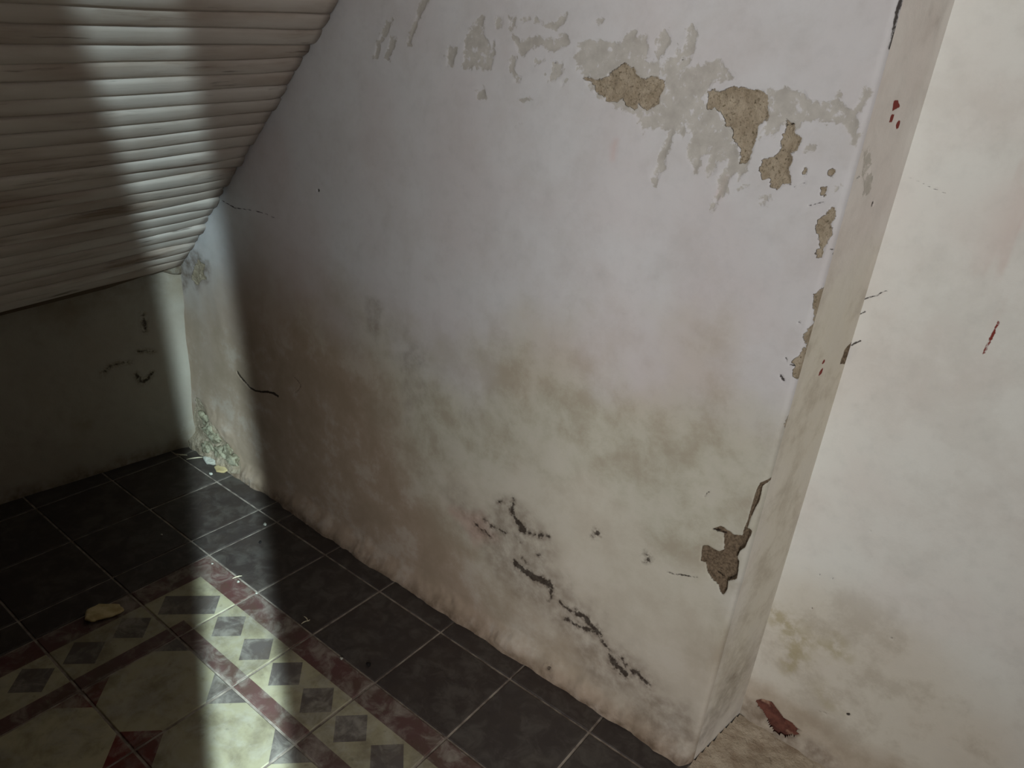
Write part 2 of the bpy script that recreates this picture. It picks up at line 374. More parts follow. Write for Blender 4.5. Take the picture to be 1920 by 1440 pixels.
# mould
for w0, w1, L in ((7, 16, [(589, 185), (575, 250), (612, 315), (650, 362)]), (9, 5, [(660, 370), (720, 390), (790, 400)]), (5, 4, [(600, 400), (622, 438)]),
                  (14, 20, [(600, 570), (640, 600), (690, 632), (750, 665), (800, 700)]), (12, 4, [(805, 700), (812, 740), (800, 790)]),
                  (6, 16, [(870, 800), (915, 845), (960, 860), (1010, 880), (1050, 930), (1095, 975)]), (8, 10, [(905, 895), (960, 930), (1010, 955), (1060, 965)]),
                  (8, 18, [(1130, 1040), (1160, 1085), (1185, 1150), (1215, 1190), (1260, 1225)]), (12, 12, [(1235, 1140), (1250, 1165)]), (12, 8, [(1300, 1210), (1330, 1215), (1390, 1290)]),
                  (7, 12, [(1085, 378), (1098, 380)]), (5, 5, [(1066, 402), (1074, 402)]), (9, 10, [(1384, 543), (1394, 538)]), (5, 6, [(1388, 508), (1398, 522)]),
                  (5, 8, [(410, 300), (450, 335), (500, 365), (545, 385)]), (6, 9, [(360, 330), (410, 370), (450, 405)]), (6, 3, [(490, 200), (525, 185)]), (8, 8, [(735, 515), (745, 515)]), (8, 8, [(640, 530), (660, 560)]),
                  (7, 9, [(640, 1160), (700, 1190), (720, 1200)]), (9, 6, [(765, 1235), (830, 1265), (890, 1310), (950, 1350)]), (7, 7, [(805, 1160), (825, 1165)])):
    F.line('mold', C7(L), w0*1.45, w1*1.45, 11.0, 2, 4.4)
# tints
F.soft('damp', [(300, 640), (500, 600), (700, 615), (860, 690), (1000, 640), (1130, 700), (1300, 690), (1450, 800), (1520, 900), (1330, 1500), (1200, 1500), (300, 900)], 0.11, 0.85, 0.13, 7, 3)
F.soft('brown', [(300, 560), (480, 470), (600, 560), (690, 690), (760, 850), (850, 960), (890, 1080), (1010, 1200), (1120, 1330), (900, 1250), (300, 900)], 0.13, 0.85, 0.08, 7, 4)
F.soft('pale', [(830, 890), (960, 850), (1080, 870), (1200, 960), (1350, 1130), (1340, 1300), (1290, 1380), (1180, 1330), (1020, 1160), (930, 1060), (900, 1000)], 0.06, 0.5, 0.09, 12, 5)
F.soft('dirt', [(840, 930), (960, 940), (1010, 1000), (1060, 1090), (1140, 1180), (1230, 1290), (1180, 1320), (1080, 1230), (960, 1090), (880, 1010)], 0.035, 0.55, 0.07, 12, 6)
F.soft('dirt', [(1220, 1290), (1290, 1330), (1310, 1400), (1230, 1400), (1190, 1340)], 0.02, 0.6, 0.03, 20, 1)
F.soft('dirt', [(760, 630), (800, 660), (810, 740), (770, 780), (745, 720)], 0.02, 0.35, 0.04, 20, 2)
F.soft('dirt', [(690, 560), (712, 570), (705, 640), (690, 620)], 0.012, 0.4, 0.02, 20, 2)
F.soft('pink', [(1000, 600), (1400, 600), (1400, 800), (1000, 700)], 0.1, 0.28, 0.12, 6, 2)
F.soft('pink', [(850, 960), (900, 960), (930, 1010), (890, 1020)], 0.02, 0.8, 0.02, 20, 2)
for P in ([(1147, 275), (1153, 262), (1158, 262), (1152, 300), (1146, 300)], [(1345, 365), (1360, 330), (1364, 332), (1350, 372)]): F.soft('pink', P, 0.008, 0.7)
F.soft('pink', [(420, 260), (520, 280), (600, 420), (560, 560), (470, 430)], 0.08, 0.3, 0.06, 8, 3)
Zl = F.Z
F.get('brown', 0.0)[:] = np.maximum(F.a['brown'], np.maximum(0.8*sm(0.10, 0.01, Zl + 0.06*(fbm(F.U, F.Z, 10, 4, 2)-0.5)), 0.55*sm(0.50, 0.06, Zl + 0.25*(fbm(F.U, F.Z, 7, 4, 5)-0.5))))
F.get('dirt', 0.0)[:] = np.maximum(F.a['dirt'], 0.95*sm(0.045, 0.0, Zl + 0.03*(fbm(F.U, F.Z, 14, 3, 3)-0.5)))
def place_back(F):
    U, Z = F.U, F.Z
    d = depth_of(F)
    d += 0.006*(fbm(U, Z, 2.6, 3, 1)-0.5) + 0.0022*(fbm(U, Z, 16, 3, 2)-0.5)
    lip = 0.020*sm(0.060, 0.010, Z + 0.05*(fbm(U, Z, 11, 4, 6)-0.5))*(0.45+1.1*fbm(U, Z*0.3, 16, 4, 3))       # plaster runs out in a lip over the floor
    # crumbling lumps low in the corner
    k = np.exp(-((U-0.10)/0.10)**2 - ((Z-0.05)/0.10)**2)
    d -= lip + k*(0.035*fbm(U, Z, 16, 4, 3))
    d *= sm(XE+0.001, XE-0.02, U)*0.92+0.08
    t = np.clip(U-(XE-RC), 0, RC)
    return np.stack([U, RC-np.sqrt(np.maximum(RC*RC-t*t, 0)) + d, Z], -1)
M_BACK = wall_material('limewashed_plaster', lin(197, 195, 196), lin(178, 173, 155), lin(160, 138, 120))
wall_back = build_wall('wall_back', F, place_back, M_BACK, lambda F: F.Z < soffit_z(F.U, 0)+0.10)
tag(wall_back, 'tall stained white plaster wall with flaking paint and exposed tan plaster patches', 'wall', kind='structure')

# ---- return of the recess (narrow splayed face) ----
A2 = np.array([XE, RC]); B2 = np.array([XI, YI]); L2 = np.linalg.norm(B2-A2); T2 = (B2-A2)/L2; N2 = np.array([T2[1], -T2[0]])
def proj_ret(px, py):
    h = on_plane(px, py, np.array([A2[0], A2[1], 0]), np.array([N2[0], N2[1], 0]))
    return np.array([(h[:2]-A2)@T2, h[2]])
F = Field(*np.meshgrid(np.concatenate([np.arange(0, L2, 0.003), [L2]]), zs, indexing='ij'), proj_ret)
F.poly('red', C4([(1770, 310), (1820, 300), (1850, 390), (1780, 420), (1750, 440)]), 0.6)
F.poly('red', C4([(1740, 470), (1780, 480), (1750, 570), (1710, 575)]), 0.3); F.dot('red', *C4([(1820, 600)])[0], 3.2)
F.poly('red', C5([(405, 1330), (415, 1290), (440, 1265), (430, 1310)]), 0.3); F.dot('red', *C5([(440, 1225)])[0], 2.0)
F.poly('mortar', C5([(560, 1240), (600, 1130), (640, 1080), (640, 1110), (610, 1180), (590, 1240)]), 0.4)
F.line('crack', C4([(1330, 1240), (1360, 1225)]), 2.0); F.dot('crack', *C5([(795, 88)])[0], 2)
F.poly('peel', C4([(1400, 900), (1470, 880), (1480, 1400), (1400, 1440)]), 3)
F.soft('damp', [(1500, 560), (1660, 560), (1400, 1300), (1300, 1400)], 0.12, 0.75, 0.1, 8, 1)
F.soft('dirt', [(1380, 1240), (1420, 1240), (1320, 1400), (1290, 1400)], 0.03, 0.5, 0.03, 20, 1)
F.soft('dirt', [(1740, 20), (1770, 20), (1760, 60), (1740, 60)], 0.02, 0.35, 0.02, 20, 1)
def place_ret(F):
    U, Z = F.U, F.Z
    e = sm(0, 0.02, U)*sm(L2, L2-0.02, U)
    d = (0.004*(fbm(U+3, Z, 5, 3, 1)-0.5) + 0.002*(fbm(U, Z, 22, 3, 2)-0.5))*e + depth_of(F)*e
    return np.stack([A2[0]+T2[0]*U - N2[0]*d, A2[1]+T2[1]*U - N2[1]*d, Z], -1)
M_RET = wall_material('dull_bare_plaster', lin(212, 206, 199), lin(204, 196, 178), lin(138, 112, 92))
wall_return = build_wall('wall_corner', F, place_ret, M_RET)
tag(wall_return, 'narrow dull beige plaster return between the two white walls with small red marks', 'wall', kind='structure')

# ---- wall of the recess ----
F = Field(*np.meshgrid(np.concatenate([np.arange(XI, 2.30, 0.0028), np.arange(2.30, HX+0.05, 0.06)]), zs, indexing='ij'),
          lambda px, py: on_y(px, py, YI)[[0, 2]])
C9 = lambda L: pts(1200, 1150, .20833, L)
C10 = lambda L: pts(1150, 900, .40104, L)
C11 = lambda L: pts(1220, 0, .36458, L)
F.get('brick'); F.poly('brick', C9([(1030, 790), (1090, 775), (1180, 800), (1240, 880), (1290, 950), (1360, 985), (1410, 1040), (1450, 1060), (1400, 1065), (1440, 1100), (1390, 1115), (1300, 1110), (1210, 1070), (1150, 990), (1110, 910), (1050, 840)]), 0.6)
F.line('crack', C5([(735, 770), (790, 752), (820, 750), (860, 720), (895, 712)]), 2.6, 1.0); F.line('crack', C5([(640, 1105), (670, 1085), (705, 1072)]), 4.0, 1.2)
F.line('crack', C5([(700, 880), (740, 860)]), 1.6); F.line('crack', C11([(1310, 905), (1380, 935), (1440, 965), (1540, 1005)]), 1.0, 0.6)
F.line('crack', C9([(1610, 880), (1700, 910)]), 0.8); F.dot('crack', *C9([(1870, 910)])[0], 3); F.dot('crack', *C10([(1300, 740)])[0], 2.2)
for a, b in ((930, 600), (965, 445), (1205, 238), (1105, 1095), (1025, 460)): F.dot('crack', *C10([(a, b)])[0], 1.6)
F.line('mold', C9([(1090, 1080), (1180, 1180), (1270, 1265), (1370, 1330), (1440, 1385)]), 6, 7, 4)
F.poly('red', [(1842, 664), (1852, 640), (1862, 620), (1871, 602), (1875, 603), (1866, 625), (1855, 645), (1846, 664)], 0.6)
F.soft('green', C10([(700, 580), (780, 600), (860, 640), (920, 720), (1060, 760), (1080, 820), (940, 800), (880, 860), (860, 910), (800, 900), (800, 760), (740, 650)]), 0.02, 0.9, 0.025, 20, 2)
F.soft('green', C10([(920, 960), (990, 960), (1060, 1060), (1000, 1080), (940, 1010)]), 0.02, 0.5, 0.02, 20, 3)
F.soft('damp', [(1400, 1080), (1560, 1130), (1750, 1240), (1980, 1330), (1980, 1600), (1350, 1500)], 0.10, 0.6, 0.08, 6, 3)
F.soft('brown', [(1390, 1290), (1440, 1290), (1620, 1400), (1900, 1560), (1350, 1500)], 0.03, 0.5, 0.04, 12, 3)
F.soft('dirt', [(1395, 1300), (1440, 1350), (1600, 1440), (1700, 1500), (1390, 1420)], 0.015, 0.7, 0.03, 18, 5)
F.soft('pale', C10([(900, 1040), (960, 1040), (1080, 1100), (1060, 1120)]), 0.012, 0.6)
pk = F.get('pink', 0.0); st = fbm(F.U, F.Z*0.16, 46, 3, 4); bl = fbm(F.U, F.Z, 5, 3, 2)
pk[:] = 1.0*sm(0.52, 0.70, st)*sm(0.42, 0.58, bl)*sm(1.80, 1.93, F.U)*sm(0.55, 0.75, F.Z)
F.soft('pink', C11([(1840, 1100), (1860, 1040), (1920, 930), (2000, 900), (2000, 1150), (1880, 1170)]), 0.03, 0.4, 0.04, 16, 2)
def place_rec(F):
    U, Z = F.U, F.Z
    e = sm(XI, XI+0.03, U)
    d = (0.006*(fbm(U, Z, 2.8, 3, 3)-0.5) + 0.0022*(fbm(U, Z, 18, 3, 2)-0.5))*e + depth_of(F)*e
    d -= 0.010*sm(0.05, 0.015, Z + 0.02*(fbm(U, Z, 9, 3, 6)-0.5))*e
    d += 0.008*sm(-1.0, 2.5, F.a['brick'])
    return np.stack([U, YI + d, Z], -1)
M_REC = wall_material('limewashed_plaster_recess', lin(220, 219, 214), lin(198, 187, 168), lin(160, 140, 118))
wall_right = build_wall('wall_right', F, place_rec, M_REC, lambda F: F.a['brick'] < 3.2)
tag(wall_right, 'pale warm white recessed wall with greenish damp stains above the floor', 'wall', kind='structure')
# red brick bared in the hole
hb = F.q(C9([(1000, 760), (1470, 1140)]))
s = NT('red_brick'); co = s.coord()
c = s.mix(s.step(s.noise(co, 60, 5), 0.3, 0.7), lin(114, 72, 61), lin(84, 51, 44))
c = s.mix(s.step(s.noise(co, 25, 3), 0.58, 0.7), c, lin(160, 128, 108))
M_BRICK = s.done(c, 0.9, s.bump(s.noise(co, 110, 5), 0.8, 0.004), 0.2)
bu, bz = np.meshgrid(np.linspace(hb[:, 0].min()-0.02, hb[:, 0].max()+0.02, 26), np.linspace(max(hb[:, 1].min()-0.05, 0.0), hb[:, 1].max()+0.01, 22), indexing='ij')
bv = np.stack([bu, YI+0.0065+0.010*(fbm(bu, bz, 50, 3, 2)-0.5), bz], -1).reshape(-1, 3)
ii = np.arange(26*22).reshape(26, 22)
bf = np.stack([ii[:-1, :-1], ii[1:, :-1], ii[1:, 1:], ii[:-1, 1:]], -1).reshape(-1, 4)
brick = mesh_obj('brick', bv, bf, M_BRICK, wall_right)
brick['label'] = 'red brick bared where the plaster has fallen off'

# ---- low end wall ----
NE, NZ = 260, 130
ue, ze = np.meshgrid(np.linspace(-0.01, 1.9, NE), np.linspace(0, 0.78, NZ), indexing='ij')
F = Field(ue, ze, lambda px, py: (lambda h: np.array([(h-EA)[:2]@ED[:2], h[2]]))(on_plane(px, py, EA, EN)))
F.line('mold', [(258, 659), (275, 658), (288, 659)], 3, 3, 2); F.line('mold', [(256, 702), (266, 717), (276, 712), (286, 700)], 7, 6, 3)
F.line('mold', [(190, 703), (205, 688), (228, 680), (245, 680)], 4, 2, 3); F.line('mold', [(268, 590), (272, 620)], 8, 8, 3)
F.get('dirt', 0.0)[:] = 0.85*np.clip(sm(0.05, 0.0, ze+0.04*(fbm(ue, ze, 12, 3, 2)-0.5)) + sm(0.40, 0.62, ze+0.1*(fbm(ue, ze, 6, 3, 1)-0.5))*0.5, 0, 1)
F.get('damp', 0.0)[:] = 0.9*sm(0.35, 0.65, fbm(ue, ze, 5, 3, 4))
F.get('brown', 0.0)[:] = 0.35
def place_end(F):
    U, Z = F.U, F.Z
    d = 0.012*(fbm(U, Z, 4, 3, 1)-0.5) + 0.003*(fbm(U, Z, 25, 3, 2)-0.5) - 0.02*np.exp(-(U/0.03)**2)*fbm(U, Z, 9, 3, 2)
    return np.stack([EA[0]+ED[0]*U - EN[0]*d, EA[1]+ED[1]*U - EN[1]*d, Z], -1)
M_END = wall_material('grimy_plaster', lin(182, 178, 168), lin(156, 148, 132), lin(120, 104, 84))
wall_left = build_wall('wall_left', F, place_end, M_END)
tag(wall_left, 'low grimy plaster end wall under the sloping ceiling', 'wall', kind='structure')

# ------------------------------------------------------------------ sloping soffit of narrow boards
s = NT('worn_painted_boards'); co = s.coord()
inf = s.n('ShaderNodeObjectInfo').outputs['Random']
off = s.n('ShaderNodeCombineXYZ'); s.set(off.inputs[0], s.math('MULTIPLY', inf, 40)); s.set(off.inputs[1], s.math('MULTIPLY', inf, 23))
st = s.mapping(co, (1, 0.09, 1), off.outputs[0])
n1 = s.noise(st, 42, 6, 0.65); n2 = s.noise(s.mapping(co, (1, 0.25, 1), off.outputs[0]), 11, 4)
c = s.mix(s.step(n2, 0.35, 0.7), lin(212, 203, 195), lin(178, 162, 150))
c = s.mix(s.math('MULTIPLY', s.step(n1, 0.52, 0.72), s.math('MULTIPLY', s.step(n2, 0.40, 0.66), 0.75)), c, lin(104, 80, 62))
c = s.mix(s.math('MULTIPLY', s.step(s.noise(st, 60, 4), 0.64, 0.74), 0.7), c, lin(66, 48, 36))
c = s.mix(s.math('MULTIPLY', inf, 0.25), c, lin(120, 104, 88))
M_SLAT = s.done(c, 0.75, s.bump(n1, 0.4, 0.002), 0.25)
s = NT('dark_gap'); M_GAP = s.done(lin(92, 76, 62), 0.95)
s = NT('rough_plaster'); co = s.coord()
c = s.mix(s.step(s.noise(co, 30, 5), 0.35, 0.7), lin(196, 194, 178), lin(150, 146, 128))
M_ROUGH = s.done(c, 0.92, s.bump(s.noise(co, 90, 6, 0.65), 0.8, 0.006), 0.2)
s = NT('grimy_rough_plaster'); co = s.coord()
c = s.mix(s.step(s.noise(co, 40, 5), 0.35, 0.7), lin(150, 143, 130), lin(104, 90, 76))
M_GRIME = s.done(c, 0.95, s.bump(s.noise(co, 90, 6, 0.65), 0.8, 0.006), 0.15)
s = NT('crumbled_plaster'); co = s.coord()
c = s.mix(s.step(s.noise(co, 60, 6, 0.65), 0.35, 0.65), lin(186, 182, 158), lin(128, 120, 98))
M_CRUMBLE = s.done(c, 0.95, s.bump(s.noise(co, 110, 6, 0.7), 1.0, 0.008), 0.15)
# slope frame: S along the slope upwards, Y along the boards
SS = np.cross(np.array([0, 1.0, 0]), -SN); SS /= np.linalg.norm(SS)
if SS[2] < 0: SS = -SS
SY = np.cross(SN, SS)
if SY[1] < 0: SY = -SY
def sof(a, b, h): return SA + SS*a + SY*b + SN*h        # a up the slope, b towards the main wall, h out of it into the room
LS = 2.75
ceiling = mesh_obj('ceiling', [sof(-0.06, 0.10, -0.012), sof(LS, 0.10, -0.012), sof(LS, -2.0, -0.012), sof(-0.06, -2.0, -0.012),
                               sof(-0.06, 0.10, -0.05), sof(LS, 0.10, -0.05), sof(LS, -2.0, -0.05), sof(-0.06, -2.0, -0.05)],
                   [(0, 1, 2, 3), (7, 6, 5, 4), (0, 4, 5, 1), (1, 5, 6, 2), (2, 6, 7, 3), (3, 7, 4, 0)], M_GAP, smooth=False)
tag(ceiling, 'sloping ceiling of narrow worn painted boards under the stairs', 'ceiling', kind='structure')
rng = random.Random(5)
PITCH_S = 0.0405
def slat_mesh(k):
    r = random.Random(k); W = PITCH_S*0.985; NL = 14; prof = [(-.5, -.010), (-.485, -.0005), (-.30, .0020), (0, .0030), (.30, .0020), (.485, -.0005), (.5, -.010)]
    V = []; Fc = []; p1, p2 = r.random()*6, r.random()*6; e0 = -r.random()*0.010
    for i in range(NL+1):
        t = i/NL; y = (e0+0.004) + (-2.0-e0)*t**1.6
        wob = 0.0012*math.sin(t*7+p1); hw = 0.0022*math.sin(t*9+p2)+0.0012*math.sin(t*21+p1)
        for q, (a, h) in enumerate(prof):
            V.append((a*W*(0.96 if i == 0 else 1)+wob, y - (r.random()*0.006 if i == 0 else 0), h + (hw if 0 < q < 6 else 0)))
    n = len(prof)
    for i in range(NL):
        for q in range(n-1):
            a = i*n+q; Fc.append((a, a+n, a+n+1, a+1))
    Fc.append(tuple(range(n)))
    return V, Fc
MS = Matrix(((SS[0], SY[0], SN[0]), (SS[1], SY[1], SN[1]), (SS[2], SY[2], SN[2])))
variants = []
for i in range(int((LS-0.02)/PITCH_S)):
    if i < 7:
        V, Fc = slat_mesh(i); o = mesh_obj('slat', V, Fc, M_SLAT, ceiling); variants.append(o.data)
    else:
        o = bpy.data.objects.new('slat', variants[rng.randrange(7)]); COL.objects.link(o); o.parent = ceiling
    o.matrix_local = Matrix.Translation(Vector(sof(PITCH_S*(i+0.2), rng.uniform(-0.004, 0.004), rng.uniform(-0.0018, 0.0018)))) @ MS.to_4x4()
# knob of plaster squeezed out where boards, end wall and main wall meet
def lump(name, C, R, seed, mat, parent=None, n=14, amp=0.45, flat=0.0):
    V = []; Fc = []
    rr = np.random.default_rng(seed); k = rr.normal(size=(5, 3))*2.2; ph = rr.random(5)*6
    for i in range(n+1):
        th = math.pi*i/n
        for j in range(2*n):
            p = np.array([math.sin(th)*math.cos(math.pi*j/n), math.sin(th)*math.sin(math.pi*j/n), math.cos(th)])
            m = 1+amp*np.mean(np.sin(k@p*1.3+ph))
            v = p*m*np.array(R)
            if flat: v[2] = max(v[2], -flat)
            V.append(np.array(C)+v)
    for i in range(n):
        for j in range(2*n):
            a = i*2*n+j; b = i*2*n+(j+1) % (2*n); Fc.append((a, a+2*n, b+2*n, b))
    o = mesh_obj(name, V, Fc, mat, parent)
    return o
for q, (px, py, R) in enumerate(((330, 503, (.016, .040, .016)), (345, 488, (.026, .026, .014)))):
    c0 = on_y(px, py, 0.0) if px > 345 else on_plane(px, py, EA, EN)
    lump('plaster_lump', c0, R, 20+q, M_GRIME, wall_back, 16, 0.3)
for q, (px, py, R) in enumerate(((384, 782, .016), (394, 806, .020), (408, 822, .017), (392, 838, .020), (414, 848, .022), (428, 842, .015), (436, 860, .017), (402, 862, .015))):
    lump('plaster_fragment', on_y(px, py, -0.012), (R*1.3, R*0.6, R*0.9), 60+q, M_CRUMBLE, wall_back, 10, 1.0)

# ------------------------------------------------------------------ floor
s = NT('floor_grout'); co = s.coord()
c = s.mix(s.step(s.noise(co, 40, 5), 0.3, 0.7), lin(168, 158, 146), lin(112, 100, 92))
M_GROUT = s.done(c, 0.9, s.bump(s.noise(co, 150, 4), 0.4, 0.002))
XF0, XF1, YF0, YF1 = -0.25, HX+0.5, -4.6, 0.30
floor = mesh_obj('floor', [(XF0, YF0, -0.0028), (XF1, YF0, -0.0028), (XF1, YF1, -0.0028), (XF0, YF1, -0.0028),
                           (XF0, YF0, -0.08), (XF1, YF0, -0.08), (XF1, YF1, -0.08), (XF0, YF1, -0.08)],
                 [(0, 1, 2, 3), (7, 6, 5, 4), (0, 4, 5, 1), (1, 5, 6, 2), (2, 6, 7, 3), (3, 7, 4, 0)], M_GROUT, smooth=False)
tag(floor, 'old cement tile floor with dark border and patterned field tiles', 'floor', kind='structure')

def tile_base(s, c, dust=0.25, grime=0.55):
    co = s.coord('Object'); inf = s.n('ShaderNodeObjectInfo'); rnd = inf.outputs['Random']
    g = s.n('ShaderNodeNewGeometry').outputs['Position']
    c = s.mix(s.math('MULTIPLY', rnd, 0.3), c, tuple(x*0.7 for x in (0.1, 0.09, 0.085))+(1,))
    sc = s.noise(g, 26, 6, 0.65, 0.6); sc2 = s.noise(g, 7, 4, 0.55)
    dm = s.math('MULTIPLY', s.step(s.math('MULTIPLY', sc, s.math('ADD', sc2, 0.5)), 0.40, 0.72), dust)
    gr = s.noise(g, 11, 7, 0.65, 0.2)
    c = s.mix(s.math('MULTIPLY', s.step(gr, 0.40, 0.66), grime), c, lin(84, 72, 58))
    c = s.mix(dm, c, lin(176, 172, 160))
    c = s.mix(s.math('MULTIPLY', s.step(s.noise(g, 55, 4), 0.60, 0.75), 0.25), c, lin(30, 26, 22))
    rough = s.math('MULTIPLY_ADD', sc, 0.35, 0.32)
    return s.done(c, rough, s.bump(sc, 0.12, 0.002), 0.4)
def absd(s, v, c): return s.math('ABSOLUTE', s.math('SUBTRACT', v, c))
s = NT('charcoal_tile'); M_DARK = tile_base(s, lin(56, 48, 46), 0.10, 0.12)
RED = lin(98, 62, 60); CREAM = lin(184, 177, 146); SLATE = lin(104, 96, 92)
def uv01(s):
    sep = s.n('ShaderNodeSeparateXYZ'); s.set(sep.inputs[0], s.coord('Object'))
    return s.math('ADD', s.math('DIVIDE', sep.outputs[0], 0.2), 0.5), s.math('SUBTRACT', 0.5, s.math('DIVIDE', sep.outputs[1], 0.2))
def border(s, u, v, corner=False):
    """v runs 0 -> 1 from the dark border inwards"""
    d1 = s.math('ADD', absd(s, u, 0.25), absd(s, v, 0.54)); d2 = s.math('ADD', absd(s, u, 0.75), absd(s, v, 0.54))
    d = s.math('LESS_THAN', d2 if corner else s.math('MINIMUM', d1, d2), 0.215)
    c = s.mix(d, CREAM, SLATE)
    c = s.mix(s.math('LESS_THAN', v, 0.295), c, RED)
    return s.mix(s.math('GREATER_THAN', v, 0.82), c, lin(104, 74, 70))
s = NT('border_tile_pattern'); u, v = uv01(s); M_BORD = tile_base(s, border(s, u, v), 0.5)
s = NT('border_corner_pattern'); u, v = uv01(s)
M_CORN = tile_base(s, border(s, s.math('MAXIMUM', u, v), s.math('MINIMUM', u, v), True), 0.45)
def field(s, red):
    u, v = uv01(s)
    du = s.math('MINIMUM', u, s.math('SUBTRACT', 1.0, u)); dv = s.math('MINIMUM', v, s.math('SUBTRACT', 1.0, v))
    k = s.math('LESS_THAN', s.math('ADD', du, dv), 0.29)
    rc = s.math('GREATER_THAN', s.math('ADD', u, v) if red else s.math('SUBTRACT', 1.0, s.math('ADD', u, v)), 1.2 if red else 0.2)
    lo = s.math('MULTIPLY', s.math('GREATER_THAN', v, 0.5), 1.0)
    kc = s.mix(lo, SLATE, lin(112, 44, 38))
    if not red: kc = s.mix(lo, lin(112, 44, 38), SLATE)
    return s.mix(k, CREAM, kc)
s = NT('field_tile_pattern'); M_FIELD = tile_base(s, field(s, True), 0.5)
s = NT('field_tile_pattern_alternate'); M_FIELD2 = tile_base(s, field(s, False), 0.5)

_tm = {}
def tile(x0, x1, y0, y1, mat, rot=0, rseed=[0]):
    g = 0.0024; w, h = x1-x0-2*g, y1-y0-2*g
    if w < 0.008 or h < 0.008: return
    key = (round(w, 4), round(h, 4), mat.name)
    if key not in _tm:
        b = 0.0016; t = 0.012
        V = [(-w/2, -h/2, -t), (w/2, -h/2, -t), (w/2, h/2, -t), (-w/2, h/2, -t),
             (-w/2, -h/2, -b), (w/2, -h/2, -b), (w/2, h/2, -b), (-w/2, h/2, -b),
             (-w/2+b, -h/2+b, 0), (w/2-b, -h/2+b, 0), (w/2-b, h/2-b, 0), (-w/2+b, h/2-b, 0)]
        Fc = [(8, 9, 10, 11)] + [(i, (i+1) % 4, 4+(i+1) % 4, 4+i) for i in range(4)] + [(4+i, 4+(i+1) % 4, 8+(i+1) % 4, 8+i) for i in range(4)]
        o = mesh_obj('tile', V, Fc, mat, floor, smooth=False); _tm[key] = o.data
    else:
        o = bpy.data.objects.new('tile', _tm[key]); COL.objects.link(o); o.parent = floor
    r = random.Random(int(x0*1000)*7919+int(y0*1000))
    o.location = ((x0+x1)/2, (y0+y1)/2, r.uniform(-0.0009, 0.0003))
    o.rotation_euler = (r.uniform(-.003, .003), r.uniform(-.003, .003), rot)
TX, TY, TS = 0.688, -0.071, 0.2
gx = lambda u: TX+u*TS
gy = lambda v: TY-v*TS
XW = -0.10
dark_cols = [(XW, gx(-3.4)), (gx(-3.4), gx(-2.4)), (gx(-2.4), gx(-1.4)), (gx(-1.4), gx(-1))]
NV, NU = 7, 10
# cut strip along the main wall, and the dark row
for c0, c1 in dark_cols: tile(c0, c1, gy(0), 0.012, M_DARK)
for u in range(-1, 5): tile(gx(u), min(gx(u+1), XE-0.0), gy(0), 0.012, M_DARK) if gx(u) < XE-0.03 else None
for v in range(0, NV):
    for c0, c1 in dark_cols: tile(c0, c1, gy(v+1), gy(v), M_DARK)
for u in range(-1, NU): tile(gx(u), gx(u+1), gy(1), gy(0), M_DARK)
for v in range(1, NV):
    for u in range(-1, NU):
        if u == -1 and v == 1: m, rot = M_CORN, 0
        elif v == 1: m, rot = M_BORD, 0
        elif u == -1: m, rot = M_BORD, math.pi/2
        else: m, rot = (M_FIELD if v % 2 == 0 else M_FIELD2), 0
        tile(gx(u), gx(u+1), gy(v+1), gy(v), m, rot)
# recess floor: dark tiles buried under plaster dust
for u in range(5, NU): tile(gx(u), gx(u+1), gy(0), YI-0.001, M_DARK)

# plaster dust heaped in the recess and against the wall corner
s = NT('plaster_dust'); co = s.coord()
c = s.mix(s.step(s.noise(co, 22, 6, 0.6), 0.35, 0.68), lin(198, 184, 164), lin(166, 148, 128))
c = s.mix(s.math('MULTIPLY', s.step(s.noise(co, 70, 4), 0.6, 0.72), 0.5), c, lin(96, 78, 62))
M_DUST = s.done(c, 0.95, s.bump(s.noise(co, 120, 6, 0.7), 0.8, 0.005), 0.15)
du, dv = np.meshgrid(np.linspace(XE-0.09, 2.45, 240), np.linspace(-0.10, YI-0.004, 84), indexing='ij')
edge = 0.02-0.10*sm(XE+0.02, XE+0.35, du)
hh = sm(-0.05, 0.06, dv - edge + 0.0 + 0.06*(fbm(du, dv, 14, 4, 3)-0.5))*0.016*sm(XE-0.075, XE+0.02, du)
hh = hh*(0.5+fbm(du, dv, 22, 4, 1)) + 0.012*np.exp(-((dv-YI)/0.03)**2)*fbm(du, dv, 18, 3, 2)
keep = (hh > 0.0012) & ~((du < XE+0.0) & (dv > -0.004)) & ((du-XE) > -0.08)
keep &= ~((du < XE+(XI-XE)*(dv-RC)/(YI-RC)) & (dv > -0.004))
n1_, n2_ = du.shape; ii = np.arange(n1_*n2_).reshape(n1_, n2_)
f = np.stack([ii[:-1, :-1], ii[1:, :-1], ii[1:, 1:], ii[:-1, 1:]], -1).reshape(-1, 4); kk = keep.ravel(); f = f[kk[f].all(1)]
used = np.zeros(n1_*n2_, bool); used[f.ravel()] = True; re = np.cumsum(used)-1
dust = mesh_obj('plaster_dust', np.stack([du, dv, hh-0.0005], -1).reshape(-1, 3)[used], re[f], M_DUST)
tag(dust, 'beige crumbled plaster dust heaped along the foot of the recessed wall', 'dust', kind='stuff')

